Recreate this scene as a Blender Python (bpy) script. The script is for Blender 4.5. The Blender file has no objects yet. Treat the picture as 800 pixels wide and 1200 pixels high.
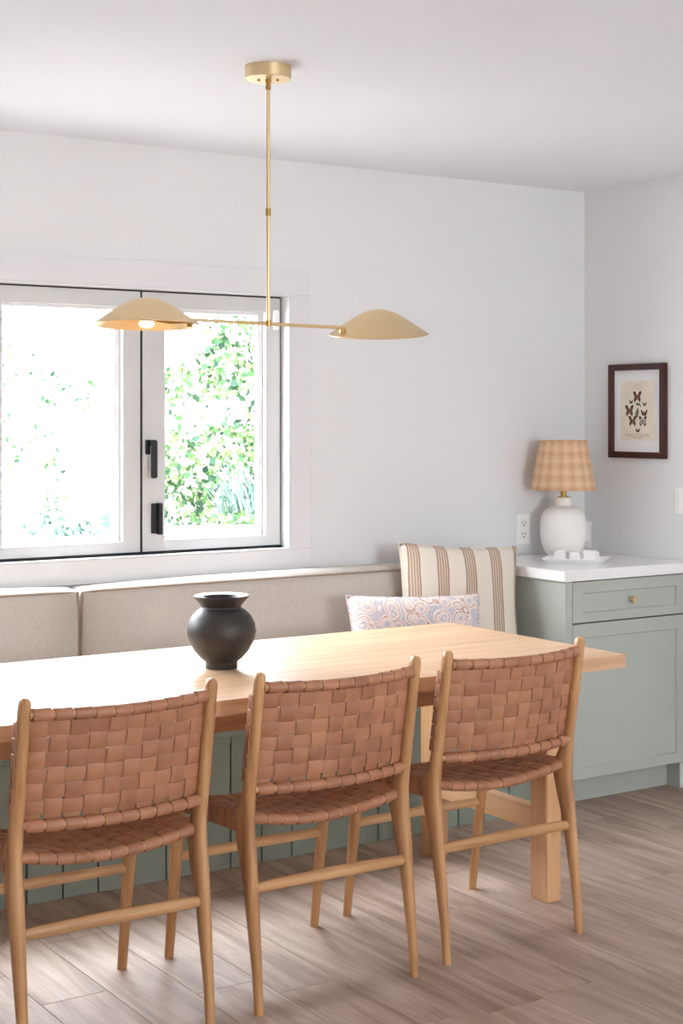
import bpy, bmesh, math, random
from mathutils import Vector, Matrix
random.seed(7)
S = bpy.context.scene
COL = S.collection
PI = math.pi

# ------------------------------------------------------------------ camera
cam_d = bpy.data.cameras.new('camera')
cam_d.sensor_fit = 'HORIZONTAL'; cam_d.sensor_width = 36.0
cam_d.lens = 1809.3 / 800 * 36.0
cam_d.shift_y = -(600 - 488.9) / 800
cam_d.clip_end = 200
cam = bpy.data.objects.new('camera', cam_d); COL.objects.link(cam)
cam.location = (-4.5417, -4.9902, 1.4693)
cam.rotation_euler = (PI / 2, 0, -0.5824)
S.camera = cam
# ------------------------------------------------------------------ light
S.view_settings.view_transform = 'Standard'
S.view_settings.look = 'None'
S.view_settings.gamma = 1.0
S.view_settings.use_curve_mapping = False
S.view_settings.exposure = 0.06
S.cycles.use_denoising = True
S.cycles.max_bounces = 10
S.cycles.diffuse_bounces = 7
S.cycles.sample_clamp_indirect = 20.0
W = bpy.data.worlds.new('sky'); S.world = W; W.use_nodes = True
bg = W.node_tree.nodes['Background']
bg.inputs[0].default_value = (0.90, 0.945, 1.0, 1); bg.inputs[1].default_value = 34.0

def light(name, kind, loc, rot, energy, color=(1, 1, 1), size=None, portal=False):
    d = bpy.data.lights.new(name, kind); d.energy = energy; d.color = color
    if size:
        d.shape = 'RECTANGLE'; d.size, d.size_y = size
    if portal:
        d.cycles.is_portal = True
    o = bpy.data.objects.new(name, d); COL.objects.link(o)
    o.location = loc; o.rotation_euler = rot
    return o
sun = light('sun', 'SUN', (6, -4, 8), (0, 0, 0), 5.0, (1, 0.95, 0.86))
sun.rotation_euler = Vector((0.80, -0.42, 0.75)).to_track_quat('Z', 'Y').to_euler()
sun.data.angle = 0.01
light('window_portal', 'AREA', (-2.68, 0.13, 1.45), (-PI / 2, 0, 0), 1, size=(2.36, 0.96), portal=True)
# the second window, in the wall behind the camera
light('second_portal', 'AREA', (-2.3, -7.56, 1.55), (PI / 2, 0, 0), 1, size=(1.35, 1.0), portal=True)

# ------------------------------------------------------------------ materials
MATS = {}
def s2l(c):
    return tuple((v / 255 / 12.92) if v / 255 <= 0.04045 else ((v / 255 + 0.055) / 1.055) ** 2.4 for v in c)
def new_mat(name):
    m = bpy.data.materials.new(name); m.use_nodes = True
    nt = m.node_tree
    return m, nt, nt.nodes['Principled BSDF']
def mixrgb(nt, fac, a, b, mode='MIX'):
    n = nt.nodes.new('ShaderNodeMix'); n.data_type = 'RGBA'; n.blend_type = mode
    for sock, v in ((n.inputs[0], fac), (n.inputs[6], a), (n.inputs[7], b)):
        if hasattr(v, 'type') and hasattr(v, 'is_linked'):
            nt.links.new(v, sock)
        elif isinstance(v, tuple):
            sock.default_value = (*v[:3], 1)
        else:
            sock.default_value = v
    return n.outputs[2]
def mth(nt, op, a, b=0.0, c=None):
    n = nt.nodes.new('ShaderNodeMath'); n.operation = op
    for k, v in enumerate((a, b, c)):
        if v is None: continue
        if hasattr(v, 'is_linked'): nt.links.new(v, n.inputs[k])
        else: n.inputs[k].default_value = v
    return n.outputs[0]
def coords(nt, scale=(1, 1, 1), rnd=True):
    tc = nt.nodes.new('ShaderNodeTexCoord')
    mp = nt.nodes.new('ShaderNodeMapping'); mp.inputs['Scale'].default_value = scale
    nt.links.new(tc.outputs['Object'], mp.inputs['Vector'])
    if rnd:
        oi = nt.nodes.new('ShaderNodeObjectInfo')
        cb = nt.nodes.new('ShaderNodeCombineXYZ')
        for k, f in enumerate((37.0, 53.0, 71.0)):
            nt.links.new(mth(nt, 'MULTIPLY', oi.outputs['Random'], f), cb.inputs[k])
        nt.links.new(cb.outputs[0], mp.inputs['Location'])
    return mp.outputs[0]
def noise(nt, vec, scale, detail=4, rough=0.6, dist=0.0):
    n = nt.nodes.new('ShaderNodeTexNoise')
    n.inputs['Scale'].default_value = scale; n.inputs['Detail'].default_value = detail
    n.inputs['Roughness'].default_value = rough; n.inputs['Distortion'].default_value = dist
    nt.links.new(vec, n.inputs['Vector'])
    return n.outputs['Fac']
def ramp(nt, fac, stops, interp='LINEAR'):
    n = nt.nodes.new('ShaderNodeValToRGB'); n.color_ramp.interpolation = interp
    el = n.color_ramp.elements
    while len(el) < len(stops): el.new(0.5)
    for e, (p, c) in zip(el, stops):
        e.position = p; e.color = (*c[:3], 1)
    nt.links.new(fac, n.inputs[0])
    return n.outputs[0]
def bump(nt, bsdf, h, strength=0.2, dist=0.002):
    b = nt.nodes.new('ShaderNodeBump'); b.inputs['Strength'].default_value = strength
    b.inputs['Distance'].default_value = dist
    nt.links.new(h, b.inputs['Height']); nt.links.new(b.outputs[0], bsdf.inputs['Normal'])
def plain(name, rgb, rough=0.5, metal=0.0, var=0.04, scale=8.0, bmp=0.0, bscale=120.0, spec=0.5):
    m, nt, b = new_mat(name); c = s2l(rgb)
    v = coords(nt)
    n = noise(nt, v, scale, 3)
    lo = tuple(x * (1 - var) for x in c); hi = tuple(min(1, x * (1 + var)) for x in c)
    nt.links.new(ramp(nt, n, [(0.3, lo), (0.7, hi)]), b.inputs['Base Color'])
    b.inputs['Roughness'].default_value = rough; b.inputs['Metallic'].default_value = metal
    b.inputs['Specular IOR Level'].default_value = spec
    if bmp:
        bump(nt, b, noise(nt, v, bscale, 2), bmp)
    MATS[name] = m
    return m
def wood(name, cols, axis, rough=0.5, scale=1.0, tint=0.12, bmp=0.08, spec=0.5):
    m, nt, b = new_mat(name)
    sc = [22 * scale] * 3; sc['XYZ'.index(axis)] = 1.6 * scale
    v = coords(nt, tuple(sc))
    n1 = noise(nt, v, 1.0, 5, 0.6, 0.6)
    sc2 = [150 * scale] * 3; sc2['XYZ'.index(axis)] = 5 * scale
    v2 = coords(nt, tuple(sc2))
    n2 = noise(nt, v2, 1.0, 2, 0.5)
    c = [s2l(x) for x in cols]
    col = ramp(nt, n1, [(0.28, c[0]), (0.5, c[1]), (0.72, c[2])])
    col = mixrgb(nt, mth(nt, 'MULTIPLY', n2, 0.35), col, c[0])
    oi = nt.nodes.new('ShaderNodeObjectInfo')
    hsv = nt.nodes.new('ShaderNodeHueSaturation')
    nt.links.new(mth(nt, 'ADD', mth(nt, 'MULTIPLY', oi.outputs['Random'], tint), 1 - tint / 2), hsv.inputs['Value'])
    nt.links.new(col, hsv.inputs['Color']); nt.links.new(hsv.outputs[0], b.inputs['Base Color'])
    b.inputs['Roughness'].default_value = rough
    b.inputs['Specular IOR Level'].default_value = spec
    if bmp: bump(nt, b, n2, bmp, 0.001)
    MATS[name] = m
    return m

WALL = plain('wall_paint', (228, 229, 229), 0.7, var=0.01, scale=2)
CEIL = plain('ceiling_paint', (234, 238, 246), 0.8, var=0.01, scale=2)
TRIM = plain('trim_paint', (224, 224, 225), 0.4, var=0.01)
SASH = plain('sash_paint', (208, 208, 207), 0.4, var=0.01)
BLACK = plain('black_metal', (28, 26, 30), 0.4, var=0.05)
GASKET = plain('black_gasket', (22, 18, 26), 0.6, var=0.05)
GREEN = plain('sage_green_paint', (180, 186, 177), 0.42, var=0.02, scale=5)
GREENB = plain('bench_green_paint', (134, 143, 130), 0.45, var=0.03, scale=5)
QUARTZ = plain('white_quartz', (244, 243, 242), 0.18, var=0.015, scale=20)
WHITE = plain('white_plastic', (246, 245, 242), 0.3, var=0.01)
SLOT = plain('slot_grey', (70, 68, 66), 0.6)
BRASS = plain('satin_brass', (224, 200, 156), 0.38, 1.0, var=0.03, scale=30)
BRASSD = plain('aged_brass', (190, 150, 84), 0.28, 1.0, var=0.05, scale=30)
CERAM = plain('matte_white_ceramic', (250, 248, 243), 0.6, var=0.03, scale=14, bmp=0.15, bscale=60)
MARBLE = plain('white_stone', (244, 243, 240), 0.35, var=0.03, scale=30, bmp=0.1)
FRAME = wood('mahogany_frame', [(46, 18, 14), (66, 28, 22), (84, 38, 30)], 'Z', 0.35)
MATB = plain('mat_board', (238, 238, 240), 0.8, var=0.005)
PAPER = plain('aged_paper', (234, 225, 208), 0.8, var=0.06, scale=14)
TEAKZ = wood('teak_upright', [(150, 104, 64), (197, 147, 98), (216, 171, 120)], 'Z', 0.42)
TEAKX = wood('teak_crosswise', [(160, 115, 73), (204, 157, 108), (222, 181, 132)], 'X', 0.42)
TEAKY = wood('teak_lengthwise', [(150, 104, 64), (197, 147, 98), (216, 171, 120)], 'Y', 0.42)
OAKX = wood('oak_top', [(198, 154, 114), (216, 178, 140), (228, 195, 160)], 'X', 0.36, tint=0.10, bmp=0.03)
OAKZ = wood('oak_leg', [(196, 146, 102), (212, 166, 122), (222, 182, 140)], 'Z', 0.4, bmp=0.03)
OAKY = wood('oak_beam', [(200, 154, 112), (218, 176, 134), (226, 188, 148)], 'Y', 0.4, bmp=0.03)
GROUT = plain('plank_joint', (98, 84, 75), 0.9)

def leather():
    m, nt, b = new_mat('tan_leather')
    v = coords(nt)
    n = noise(nt, v, 9, 4); n2 = noise(nt, v, 220, 2)
    col = ramp(nt, n, [(0.3, s2l((156, 103, 74))), (0.7, s2l((182, 128, 94)))])
    oi = nt.nodes.new('ShaderNodeObjectInfo'); hsv = nt.nodes.new('ShaderNodeHueSaturation')
    nt.links.new(mth(nt, 'ADD', mth(nt, 'MULTIPLY', oi.outputs['Random'], 0.2), 0.9), hsv.inputs['Value'])
    nt.links.new(col, hsv.inputs['Color']); nt.links.new(hsv.outputs[0], b.inputs['Base Color'])
    b.inputs['Roughness'].default_value = 0.48
    bump(nt, b, n2, 0.12, 0.001)
    return m
LEATHER = leather()

def floor_mat():
    m, nt, b = new_mat('wood_look_plank')
    v = coords(nt, (15, 1.4, 15)); n1 = noise(nt, v, 1.0, 7, 0.68, 0.5)
    v2 = coords(nt, (70, 2.2, 70)); n2 = noise(nt, v2, 1.0, 3, 0.6, 0.3)
    v3 = coords(nt, (2.2, 1.2, 2)); n3 = noise(nt, v3, 1.0, 2)
    col = ramp(nt, n1, [(0.29, s2l((82, 60, 48))), (0.44, s2l((150, 122, 104))), (0.58, s2l((184, 160, 144))), (0.74, s2l((208, 194, 184)))])
    col = mixrgb(nt, mth(nt, 'MULTIPLY', n2, 0.5), col, s2l((136, 112, 98)))
    col = mixrgb(nt, mth(nt, 'MULTIPLY', n3, 0.35), col, s2l((172, 156, 142)))
    oi = nt.nodes.new('ShaderNodeObjectInfo'); hsv = nt.nodes.new('ShaderNodeHueSaturation')
    nt.links.new(mth(nt, 'ADD', mth(nt, 'MULTIPLY', oi.outputs['Random'], 0.22), 1.04), hsv.inputs['Value'])
    nt.links.new(col, hsv.inputs['Color']); nt.links.new(hsv.outputs[0], b.inputs['Base Color'])
    b.inputs['Roughness'].default_value = 0.5
    b.inputs['Specular IOR Level'].default_value = 0.9
    bump(nt, b, n2, 0.15, 0.001)
    return m
PLANK = floor_mat()

def fabric(name, rgb, rgb2, thread=420):
    m, nt, b = new_mat(name)
    v = coords(nt, rnd=False)
    n = noise(nt, coords(nt, (60, 60, 700)), 1.0, 2); n0 = noise(nt, coords(nt, (700, 60, 60)), 1.0, 2)
    f = mth(nt, 'MULTIPLY', mth(nt, 'ADD', n, n0), 0.5)
    nt.links.new(ramp(nt, f, [(0.35, s2l(rgb)), (0.65, s2l(rgb2))]), b.inputs['Base Color'])
    b.inputs['Roughness'].default_value = 0.9; b.inputs['Specular IOR Level'].default_value = 0.2
    b.inputs['Sheen Weight'].default_value = 0.15
    bump(nt, b, f, 0.2, 0.001)
    return m
LINEN = fabric('oatmeal_linen', (188, 180, 170), (208, 201, 193))
PIPING = fabric('linen_piping', (150, 132, 116), (170, 152, 136))

def striped():
    m, nt, b = new_mat('striped_linen')
    tc = nt.nodes.new('ShaderNodeTexCoord'); sp = nt.nodes.new('ShaderNodeSeparateXYZ')
    nt.links.new(tc.outputs['Object'], sp.inputs[0])
    wob = noise(nt, coords(nt, (3, 3, 6), rnd=False), 1.0, 2)
    x = mth(nt, 'ADD', sp.outputs[0], mth(nt, 'MULTIPLY', mth(nt, 'SUBTRACT', wob, 0.5), 0.012))
    g = mth(nt, 'FRACT', mth(nt, 'ADD', mth(nt, 'DIVIDE', x, 0.108), 10.27))
    cream, brown, tan = s2l((230, 221, 208)), s2l((136, 98, 78)), s2l((206, 184, 160))
    st = [(0.0, cream), (0.30, brown), (0.345, tan), (0.40, brown), (0.43, tan), (0.49, brown), (0.52, tan), (0.58, brown), (0.61, tan), (0.66, brown), (0.705, cream)]
    col = ramp(nt, g, st, 'CONSTANT')
    n = noise(nt, coords(nt, (500, 500, 90), rnd=False), 1.0, 2)
    col = mixrgb(nt, mth(nt, 'MULTIPLY', n, 0.5), col, s2l((214, 202, 186)))
    nt.links.new(col, b.inputs['Base Color'])
    b.inputs['Roughness'].default_value = 0.95; b.inputs['Specular IOR Level'].default_value = 0.15
    bump(nt, b, n, 0.3, 0.001)
    return m
STRIPED = striped()

def floral():
    m, nt, b = new_mat('floral_print')
    v = coords(nt, (1, 0.2, 1), rnd=False)
    wv = nt.nodes.new('ShaderNodeTexNoise'); wv.inputs['Scale'].default_value = 16
    nt.links.new(v, wv.inputs['Vector'])
    va = nt.nodes.new('ShaderNodeVectorMath'); va.operation = 'MULTIPLY_ADD'
    nt.links.new(wv.outputs['Color'], va.inputs[0]); va.inputs[1].default_value = (0.03, 0.0, 0.03)
    nt.links.new(v, va.inputs[2])
    vo = nt.nodes.new('ShaderNodeTexVoronoi'); vo.inputs['Scale'].default_value = 21
    nt.links.new(va.outputs[0], vo.inputs['Vector'])
    d = vo.outputs['Distance']
    cream = s2l((238, 226, 220)); rose = s2l((186, 140, 122)); blue = s2l((176, 176, 190)); pink = s2l((222, 196, 188))
    col = ramp(nt, d, [(0.0, rose), (0.07, cream), (0.14, blue), (0.27, cream), (0.33, pink), (0.40, cream), (0.47, rose), (0.56, cream), (0.66, blue)], 'CONSTANT')
    n = noise(nt, coords(nt, (45, 10, 45), rnd=False), 1.0, 2, 0.5, 1.5)
    k = ramp(nt, n, [(0.0, (1, 1, 1)), (0.46, (0, 0, 0)), (0.50, (1, 1, 1))], 'CONSTANT')
    col = mixrgb(nt, mth(nt, 'MULTIPLY', k, 0.5), col, cream)
    nt.links.new(col, b.inputs['Base Color'])
    b.inputs['Roughness'].default_value = 0.95; b.inputs['Specular IOR Level'].default_value = 0.15
    return m
FLORAL = floral()

def vase_mat():
    m, nt, b = new_mat('charcoal_clay')
    n = noise(nt, coords(nt, (1, 1, 2.5)), 9, 5); n2 = noise(nt, coords(nt, (1, 1, 3)), 60, 3)
    nt.links.new(ramp(nt, n, [(0.3, s2l((36, 32, 30))), (0.7, s2l((58, 53, 50)))]), b.inputs['Base Color'])
    b.inputs['Roughness'].default_value = 0.5
    bump(nt, b, n2, 0.25, 0.002)
    return m
CLAY = vase_mat()

def rattan():
    m, nt, b = new_mat('woven_rattan')
    tc = nt.nodes.new('ShaderNodeTexCoord'); sp = nt.nodes.new('ShaderNodeSeparateXYZ')
    nt.links.new(tc.outputs['Object'], sp.inputs[0])
    ang = mth(nt, 'ARCTAN2', sp.outputs[1], sp.outputs[0])
    z = sp.outputs[2]
    ha = mth(nt, 'SINE', mth(nt, 'MULTIPLY', z, 2 * PI / 0.0045))
    va = mth(nt, 'SINE', mth(nt, 'MULTIPLY', ang, 110))
    chk = mth(nt, 'MULTIPLY', ha, va)
    bandz = ramp(nt, mth(nt, 'FRACT', mth(nt, 'MULTIPLY', z, 21.0)), [(0.0, (1, 1, 1)), (0.30, (0.0, 0.0, 0.0)), (0.36, (0, 0, 0)), (0.92, (1, 1, 1))])
    banda = ramp(nt, mth(nt, 'FRACT', mth(nt, 'MULTIPLY', ang, 2.55)), [(0.0, (1, 1, 1)), (0.30, (0, 0, 0)), (0.5, (0, 0, 0)), (0.95, (1, 1, 1))])
    n = noise(nt, coords(nt, (30, 30, 260), rnd=False), 1.0, 3)
    lo, hi = s2l((222, 174, 130)), s2l((250, 220, 180))
    f = mth(nt, 'MULTIPLY', mth(nt, 'ADD', mth(nt, 'ADD', bandz, banda), n), 0.36)
    col = ramp(nt, f, [(0.15, hi), (0.85, lo)])
    col = mixrgb(nt, mth(nt, 'MULTIPLY', mth(nt, 'ADD', chk, 1.0), 0.16), col, s2l((128, 82, 50)))
    nt.links.new(col, b.inputs['Base Color'])
    b.inputs['Roughness'].default_value = 0.6
    bump(nt, b, mth(nt, 'ADD', mth(nt, 'MULTIPLY', chk, 0.5), mth(nt, 'MULTIPLY', ha, 0.5)), 0.4, 0.002)
    return m
RATTAN = rattan()

def glass_mat():
    m, nt, b = new_mat('window_glass')
    nt.nodes.remove(b)
    out = nt.nodes['Material Output']
    tr = nt.nodes.new('ShaderNodeBsdfTransparent'); tr.inputs[0].default_value = (0.97, 0.98, 0.98, 1)
    gl = nt.nodes.new('ShaderNodeBsdfGlossy'); gl.inputs['Roughness'].default_value = 0.02
    fr = nt.nodes.new('ShaderNodeFresnel'); fr.inputs[0].default_value = 1.45
    ge = nt.nodes.new('ShaderNodeNewGeometry')      # thin pane: the same reflectance on both of its faces
    nt.links.new(mth(nt, 'ADD', mth(nt, 'MULTIPLY', ge.outputs['Backfacing'], 1 / 1.45 - 1.45), 1.45), fr.inputs[0])
    mx = nt.nodes.new('ShaderNodeMixShader')
    nt.links.new(fr.outputs[0], mx.inputs[0]); nt.links.new(tr.outputs[0], mx.inputs[1]); nt.links.new(gl.outputs[0], mx.inputs[2])
    nt.links.new(mx.outputs[0], out.inputs[0])
    return m
GLASS = glass_mat()

def leaf_mat(name, cols, trans=0.3):
    m, nt, b = new_mat(name)
    at = nt.nodes.new('ShaderNodeAttribute'); at.attribute_name = 'tone'
    c = [s2l(x) for x in cols]
    nt.links.new(ramp(nt, at.outputs['Fac'], [(k / (len(c) - 1), q) for k, q in enumerate(c)]), b.inputs['Base Color'])
    b.inputs['Roughness'].default_value = 0.5
    b.inputs['Specular IOR Level'].default_value = 0.05
    return m
IVY = leaf_mat('ivy_leaf', [(26, 46, 38), (44, 70, 40), (72, 96, 54), (100, 120, 76), (154, 164, 136)])
GRASS = leaf_mat('grass_blade', [(56, 78, 68), (80, 102, 92), (116, 134, 124)])
STUCCO = plain('white_stucco', (176, 176, 178), 0.9, var=0.03)
PATIO = plain('pale_concrete', (124, 121, 117), 0.9, var=0.04)
BULB = bpy.data.materials.new('frosted_bulb'); BULB.use_nodes = True
BULB.node_tree.nodes['Principled BSDF'].inputs['Base Color'].default_value = (0.95, 0.93, 0.88, 1)
BULB.node_tree.nodes['Principled BSDF'].inputs['Emission Color'].default_value = (1, 0.9, 0.74, 1)
BULB.node_tree.nodes['Principled BSDF'].inputs['Emission Strength'].default_value = 2.0

# ------------------------------------------------------------------ mesh helpers
def tag(o, label=None, cat=None, group=None, kind=None):
    for k, v in (('label', label), ('category', cat), ('group', group), ('kind', kind)):
        if v: o[k] = v
    return o
def link(name, me, parent=None, m=None):
    o = bpy.data.objects.new(name, me); COL.objects.link(o)
    if m is not None and me is not None and not me.materials: me.materials.append(m)
    if parent is not None: o.parent = parent
    return o
def empty(name, loc=(0, 0, 0), rz=0.0):
    o = bpy.data.objects.new(name, None); COL.objects.link(o)
    o.location = loc; o.rotation_euler = (0, 0, rz); o.empty_display_size = 0.1
    return o
def to_mesh(bm, name, smooth=None):
    me = bpy.data.meshes.new(name)
    bmesh.ops.recalc_face_normals(bm, faces=bm.faces[:])
    if smooth is not None:
        for f in bm.faces: f.smooth = True
        for e in bm.edges:
            if len(e.link_faces) == 2 and e.calc_face_angle(0) > smooth: e.smooth = False
    bm.to_mesh(me); bm.free()
    return me
def add_box(bm, lo, hi, bevel=0.0, seg=1):
    r = bmesh.ops.create_cube(bm, size=1)
    vs = r['verts']
    for v in vs:
        for k in range(3):
            v.co[k] = lo[k] if v.co[k] < 0 else hi[k]
    if bevel:
        es = list({e for v in vs for e in v.link_edges})
        bmesh.ops.bevel(bm, geom=es, offset=bevel, segments=seg, affect='EDGES', clamp_overlap=True)
def box(name, lo, hi, m, parent=None, bevel=0.0, seg=1):
    bm = bmesh.new(); add_box(bm, lo, hi, bevel, seg)
    return link(name, to_mesh(bm, name, 0.6 if bevel and seg > 1 else None), parent, m)
def boxes(name, lst, m, parent=None, bevel=0.0):
    bm = bmesh.new()
    for lo, hi in lst: add_box(bm, lo, hi, bevel)
    return link(name, to_mesh(bm, name), parent, m)
def rings(bm, secs, closed=False, caps=True):
    rows = [[bm.verts.new(p) for p in s] for s in secs]
    n = len(rows[0])
    rng = range(len(rows)) if closed else range(len(rows) - 1)
    for a in rng:
        r0, r1 = rows[a], rows[(a + 1) % len(rows)]
        for k in range(n):
            bm.faces.new((r0[k], r0[(k + 1) % n], r1[(k + 1) % n], r1[k]))
    if caps and not closed:
        bm.faces.new(rows[0][::-1]); bm.faces.new(rows[-1])
def tube(name, pts, rad, m, parent=None, n=10, closed=False, flat=1.0):
    bm = bmesh.new()
    P = [Vector(p) for p in pts]; N = len(P)
    secs = []; ref = None
    for k in range(N):
        a = P[(k - 1) % N] if (closed or k > 0) else P[k]
        b = P[(k + 1) % N] if (closed or k < N - 1) else P[k]
        t = (b - a).normalized()
        if ref is None:
            ref = Vector((0, 0, 1)) if abs(t.z) < 0.9 else Vector((0, 1, 0))
        u = (ref - t * ref.dot(t)).normalized(); v = t.cross(u); ref = u
        r = rad[k] if isinstance(rad, (list, tuple)) else rad
        secs.append([P[k] + u * (r * math.cos(2 * PI * j / n)) + v * (r * flat * math.sin(2 * PI * j / n)) for j in range(n)])
    rings(bm, secs, closed)
    return link(name, to_mesh(bm, name, 0.7), parent, m)
def lathe_mesh(name, prof, n=40, smooth=0.6):
    bm = bmesh.new(); rows = []
    for r, z in prof:
        if r < 1e-6: rows.append([bm.verts.new((0, 0, z))])
        else: rows.append([bm.verts.new((r * math.cos(2 * PI * k / n), r * math.sin(2 * PI * k / n), z)) for k in range(n)])
    for a, b in zip(rows, rows[1:]):
        for k in range(n):
            q = [a[k % len(a)], a[(k + 1) % len(a)], b[(k + 1) % len(b)], b[k % len(b)]]
            u = []
            for v in q:
                if v not in u: u.append(v)
            if len(u) > 2: bm.faces.new(u)
    return to_mesh(bm, name, smooth)
def lathe(name, prof, m, parent=None, loc=(0, 0, 0), n=40, smooth=0.6):
    o = link(name, lathe_mesh(name, prof, n, smooth), parent, m); o.location = loc
    return o
def loft_xy(name, secs, m, parent=None, cham=0.32):
    """secs: (z, x0, x1, y0, y1) stacked chamfered rectangles"""
    bm = bmesh.new(); S_ = []
    for z, x0, x1, y0, y1 in secs:
        c = cham * min(x1 - x0, y1 - y0)
        S_.append([(x0 + c, y0, z), (x1 - c, y0, z), (x1, y0 + c, z), (x1, y1 - c, z), (x1 - c, y1, z), (x0 + c, y1, z), (x0, y1 - c, z), (x0, y0 + c, z)])
    rings(bm, S_)
    return link(name, to_mesh(bm, name, 1.0), parent, m)
def ribbon(name, pts, wd, width, th, m, parent):
    bm = bmesh.new(); secs = []; N = len(pts); P = [Vector(p) for p in pts]
    for k in range(N):
        t = (P[min(k + 1, N - 1)] - P[max(k - 1, 0)]).normalized()
        w = Vector(wd[k] if isinstance(wd, list) else wd); w = (w - t * w.dot(t)).normalized()
        nrm = t.cross(w)
        secs.append([P[k] + w * (width / 2 * a) + nrm * (th / 2 * b) for a, b in ((-1, -0.5), (-0.9, -1), (0.9, -1), (1, -0.5), (1, 0.5), (0.9, 1), (-0.9, 1), (-1, 0.5))])
    rings(bm, secs)
    return link(name, to_mesh(bm, name, 0.9), parent, m)
def copy_tree(o, parent=None):
    c = o.copy(); COL.objects.link(c); c.parent = parent
    for ch in list(o.children): copy_tree(ch, c)
    return c

# ------------------------------------------------------------------ room shell
XL, XR, YB, YF, ZC = -6.8, 0.0, 0.0, -7.5, 2.44
T = 0.12
fl = box('floor', (XL, YF, -0.06), (XR, YB, -0.0035), GROUT); tag(fl, 'weathered brown grey wood-look plank floor of the dining nook', kind='structure')
PW, PLN, GAP = 0.18, 1.2, 0.0018
plank_cache = {}
def plank_mesh(w, l):
    key = (round(w, 3), round(l, 3))
    if key not in plank_cache:
        bm = bmesh.new(); add_box(bm, (0, 0, -0.0035), (w - GAP, l - GAP, 0), 0.0006)
        me = to_mesh(bm, 'plank'); me.materials.append(PLANK); plank_cache[key] = me
    return plank_cache[key]
fixed = {-1: -1.355, 1: -1.5, 0: -0.94}
k0 = math.floor((XL + 2.865) / PW); k1 = math.ceil((XR + 2.865) / PW)
for k in range(k0, k1):
    xa = max(XL, -2.865 + k * PW); xb = min(XR, -2.865 + (k + 1) * PW)
    if xb - xa < 0.01: continue
    off = fixed.get(k, -random.choice([0.1, 0.4, 0.7, 1.0]) - random.random() * 0.15)
    y = YB; nxt = off
    while nxt > YB - 0.05: nxt -= PLN
    while nxt < YB - PLN: nxt += PLN
    while y > YF + 0.01:
        lo = max(YF, nxt)
        o = link('plank', plank_mesh(xb - xa, y - lo), fl); o.location = (xa, lo, 0)
        y = lo; nxt = lo - PLN
ce = box('ceiling', (XL - T, YF - T, ZC), (XR + T, YB + T, ZC + 0.14), CEIL); tag(ce, 'smooth white painted ceiling above the dining table', kind='structure')
OX0, OX1, OZ0, OZ1 = -3.867, -1.497, 0.972, 1.932
wb = boxes('wall_back', [((XL - T, YB, 0), (OX0, YB + T, ZC)), ((OX1, YB, 0), (XR + T, YB + T, ZC)),
                         ((OX0, YB, 0), (OX1, YB + T, OZ0)), ((OX0, YB, OZ1), (OX1, YB + T, ZC))], WALL)
tag(wb, 'off-white painted wall behind the banquette bench', kind='structure')
tag(box('wall_right', (XR, YF - T, 0), (XR + T, YB, ZC), WALL), 'off-white wall carrying the butterfly picture', kind='structure')
tag(box('wall_left', (XL - T, YF - T, 0), (XL, YB, ZC), WALL), 'plain off-white wall at the far end', kind='structure')
DX0, DX1, DZ0, DZ1 = -2.975, -1.625, 1.05, 2.05
wf = boxes('wall_front', [((XL, YF - T, 0), (DX0, YF, ZC)), ((DX1, YF - T, 0), (XR, YF, ZC)), ((DX0, YF - T, DZ1), (DX1, YF, ZC)), ((DX0, YF - T, 0), (DX1, YF, DZ0))], WALL)
tag(wf, 'off-white wall with an open window facing the table', kind='structure')
w2 = empty('window_2', (0, 0, 0)); tag(w2, 'white cased open window in the wall facing the table', kind='structure')
for lo, hi in (((DX0 - 0.09, YF, DZ0 - 0.09), (DX0, YF + 0.018, DZ1 + 0.09)), ((DX1, YF, DZ0 - 0.09), (DX1 + 0.09, YF + 0.018, DZ1 + 0.09)), ((DX0, YF, DZ1), (DX1, YF + 0.018, DZ1 + 0.09)), ((DX0, YF, DZ0 - 0.09), (DX1, YF + 0.018, DZ0))):
    box('casing', lo, hi, TRIM, w2)

# ------------------------------------------------------------------ window
win = empty('window_1', (0, 0, 0)); tag(win, 'white framed folding window above the bench with black handles', kind='structure')
CW = 0.09
for nm, lo, hi in (('head_casing', (OX0 - CW, -0.018, OZ1), (OX1 + CW, 0, OZ1 + CW)), ('side_casing', (OX1, -0.018, OZ0), (OX1 + CW, 0, OZ1)),
                   ('side_casing', (OX0 - CW, -0.018, OZ0), (OX0, 0, OZ1)), ('sill_casing', (OX0 - CW, -0.018, OZ0 - 0.085), (OX1 + CW, 0, OZ0))):
    box(nm, lo, hi, TRIM, win, 0.002)
jl = 0.006
boxes('jamb', [((OX0, -0.018, OZ1 - jl), (OX1, T, OZ1)), ((OX1 - jl, -0.018, OZ0), (OX1, T, OZ1 - jl)), ((OX0, -0.018, OZ0), (OX0 + jl, T, OZ1 - jl)), ((OX0 + jl, -0.018, OZ0), (OX1 - jl, T, OZ0 + 0.004))], TRIM, win)
boxes('gasket', [((OX0 + jl, 0.048, OZ0 + 0.004), (OX1 - jl, 0.075, OZ0 + 0.013)), ((OX0 + jl, 0.030, OZ0 + 0.004), (OX1 - jl, 0.048, OZ0 + 0.009)), ((OX0 + jl, 0.046, OZ1 - jl - 0.006), (OX1 - jl, 0.075, OZ1 - jl)),
                 ((OX1 - jl - 0.006, 0.046, OZ0 + 0.013), (OX1 - jl, 0.075, OZ1 - jl - 0.006))], GASKET, win)
SW = (OX1 - OX0) / 4
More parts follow.
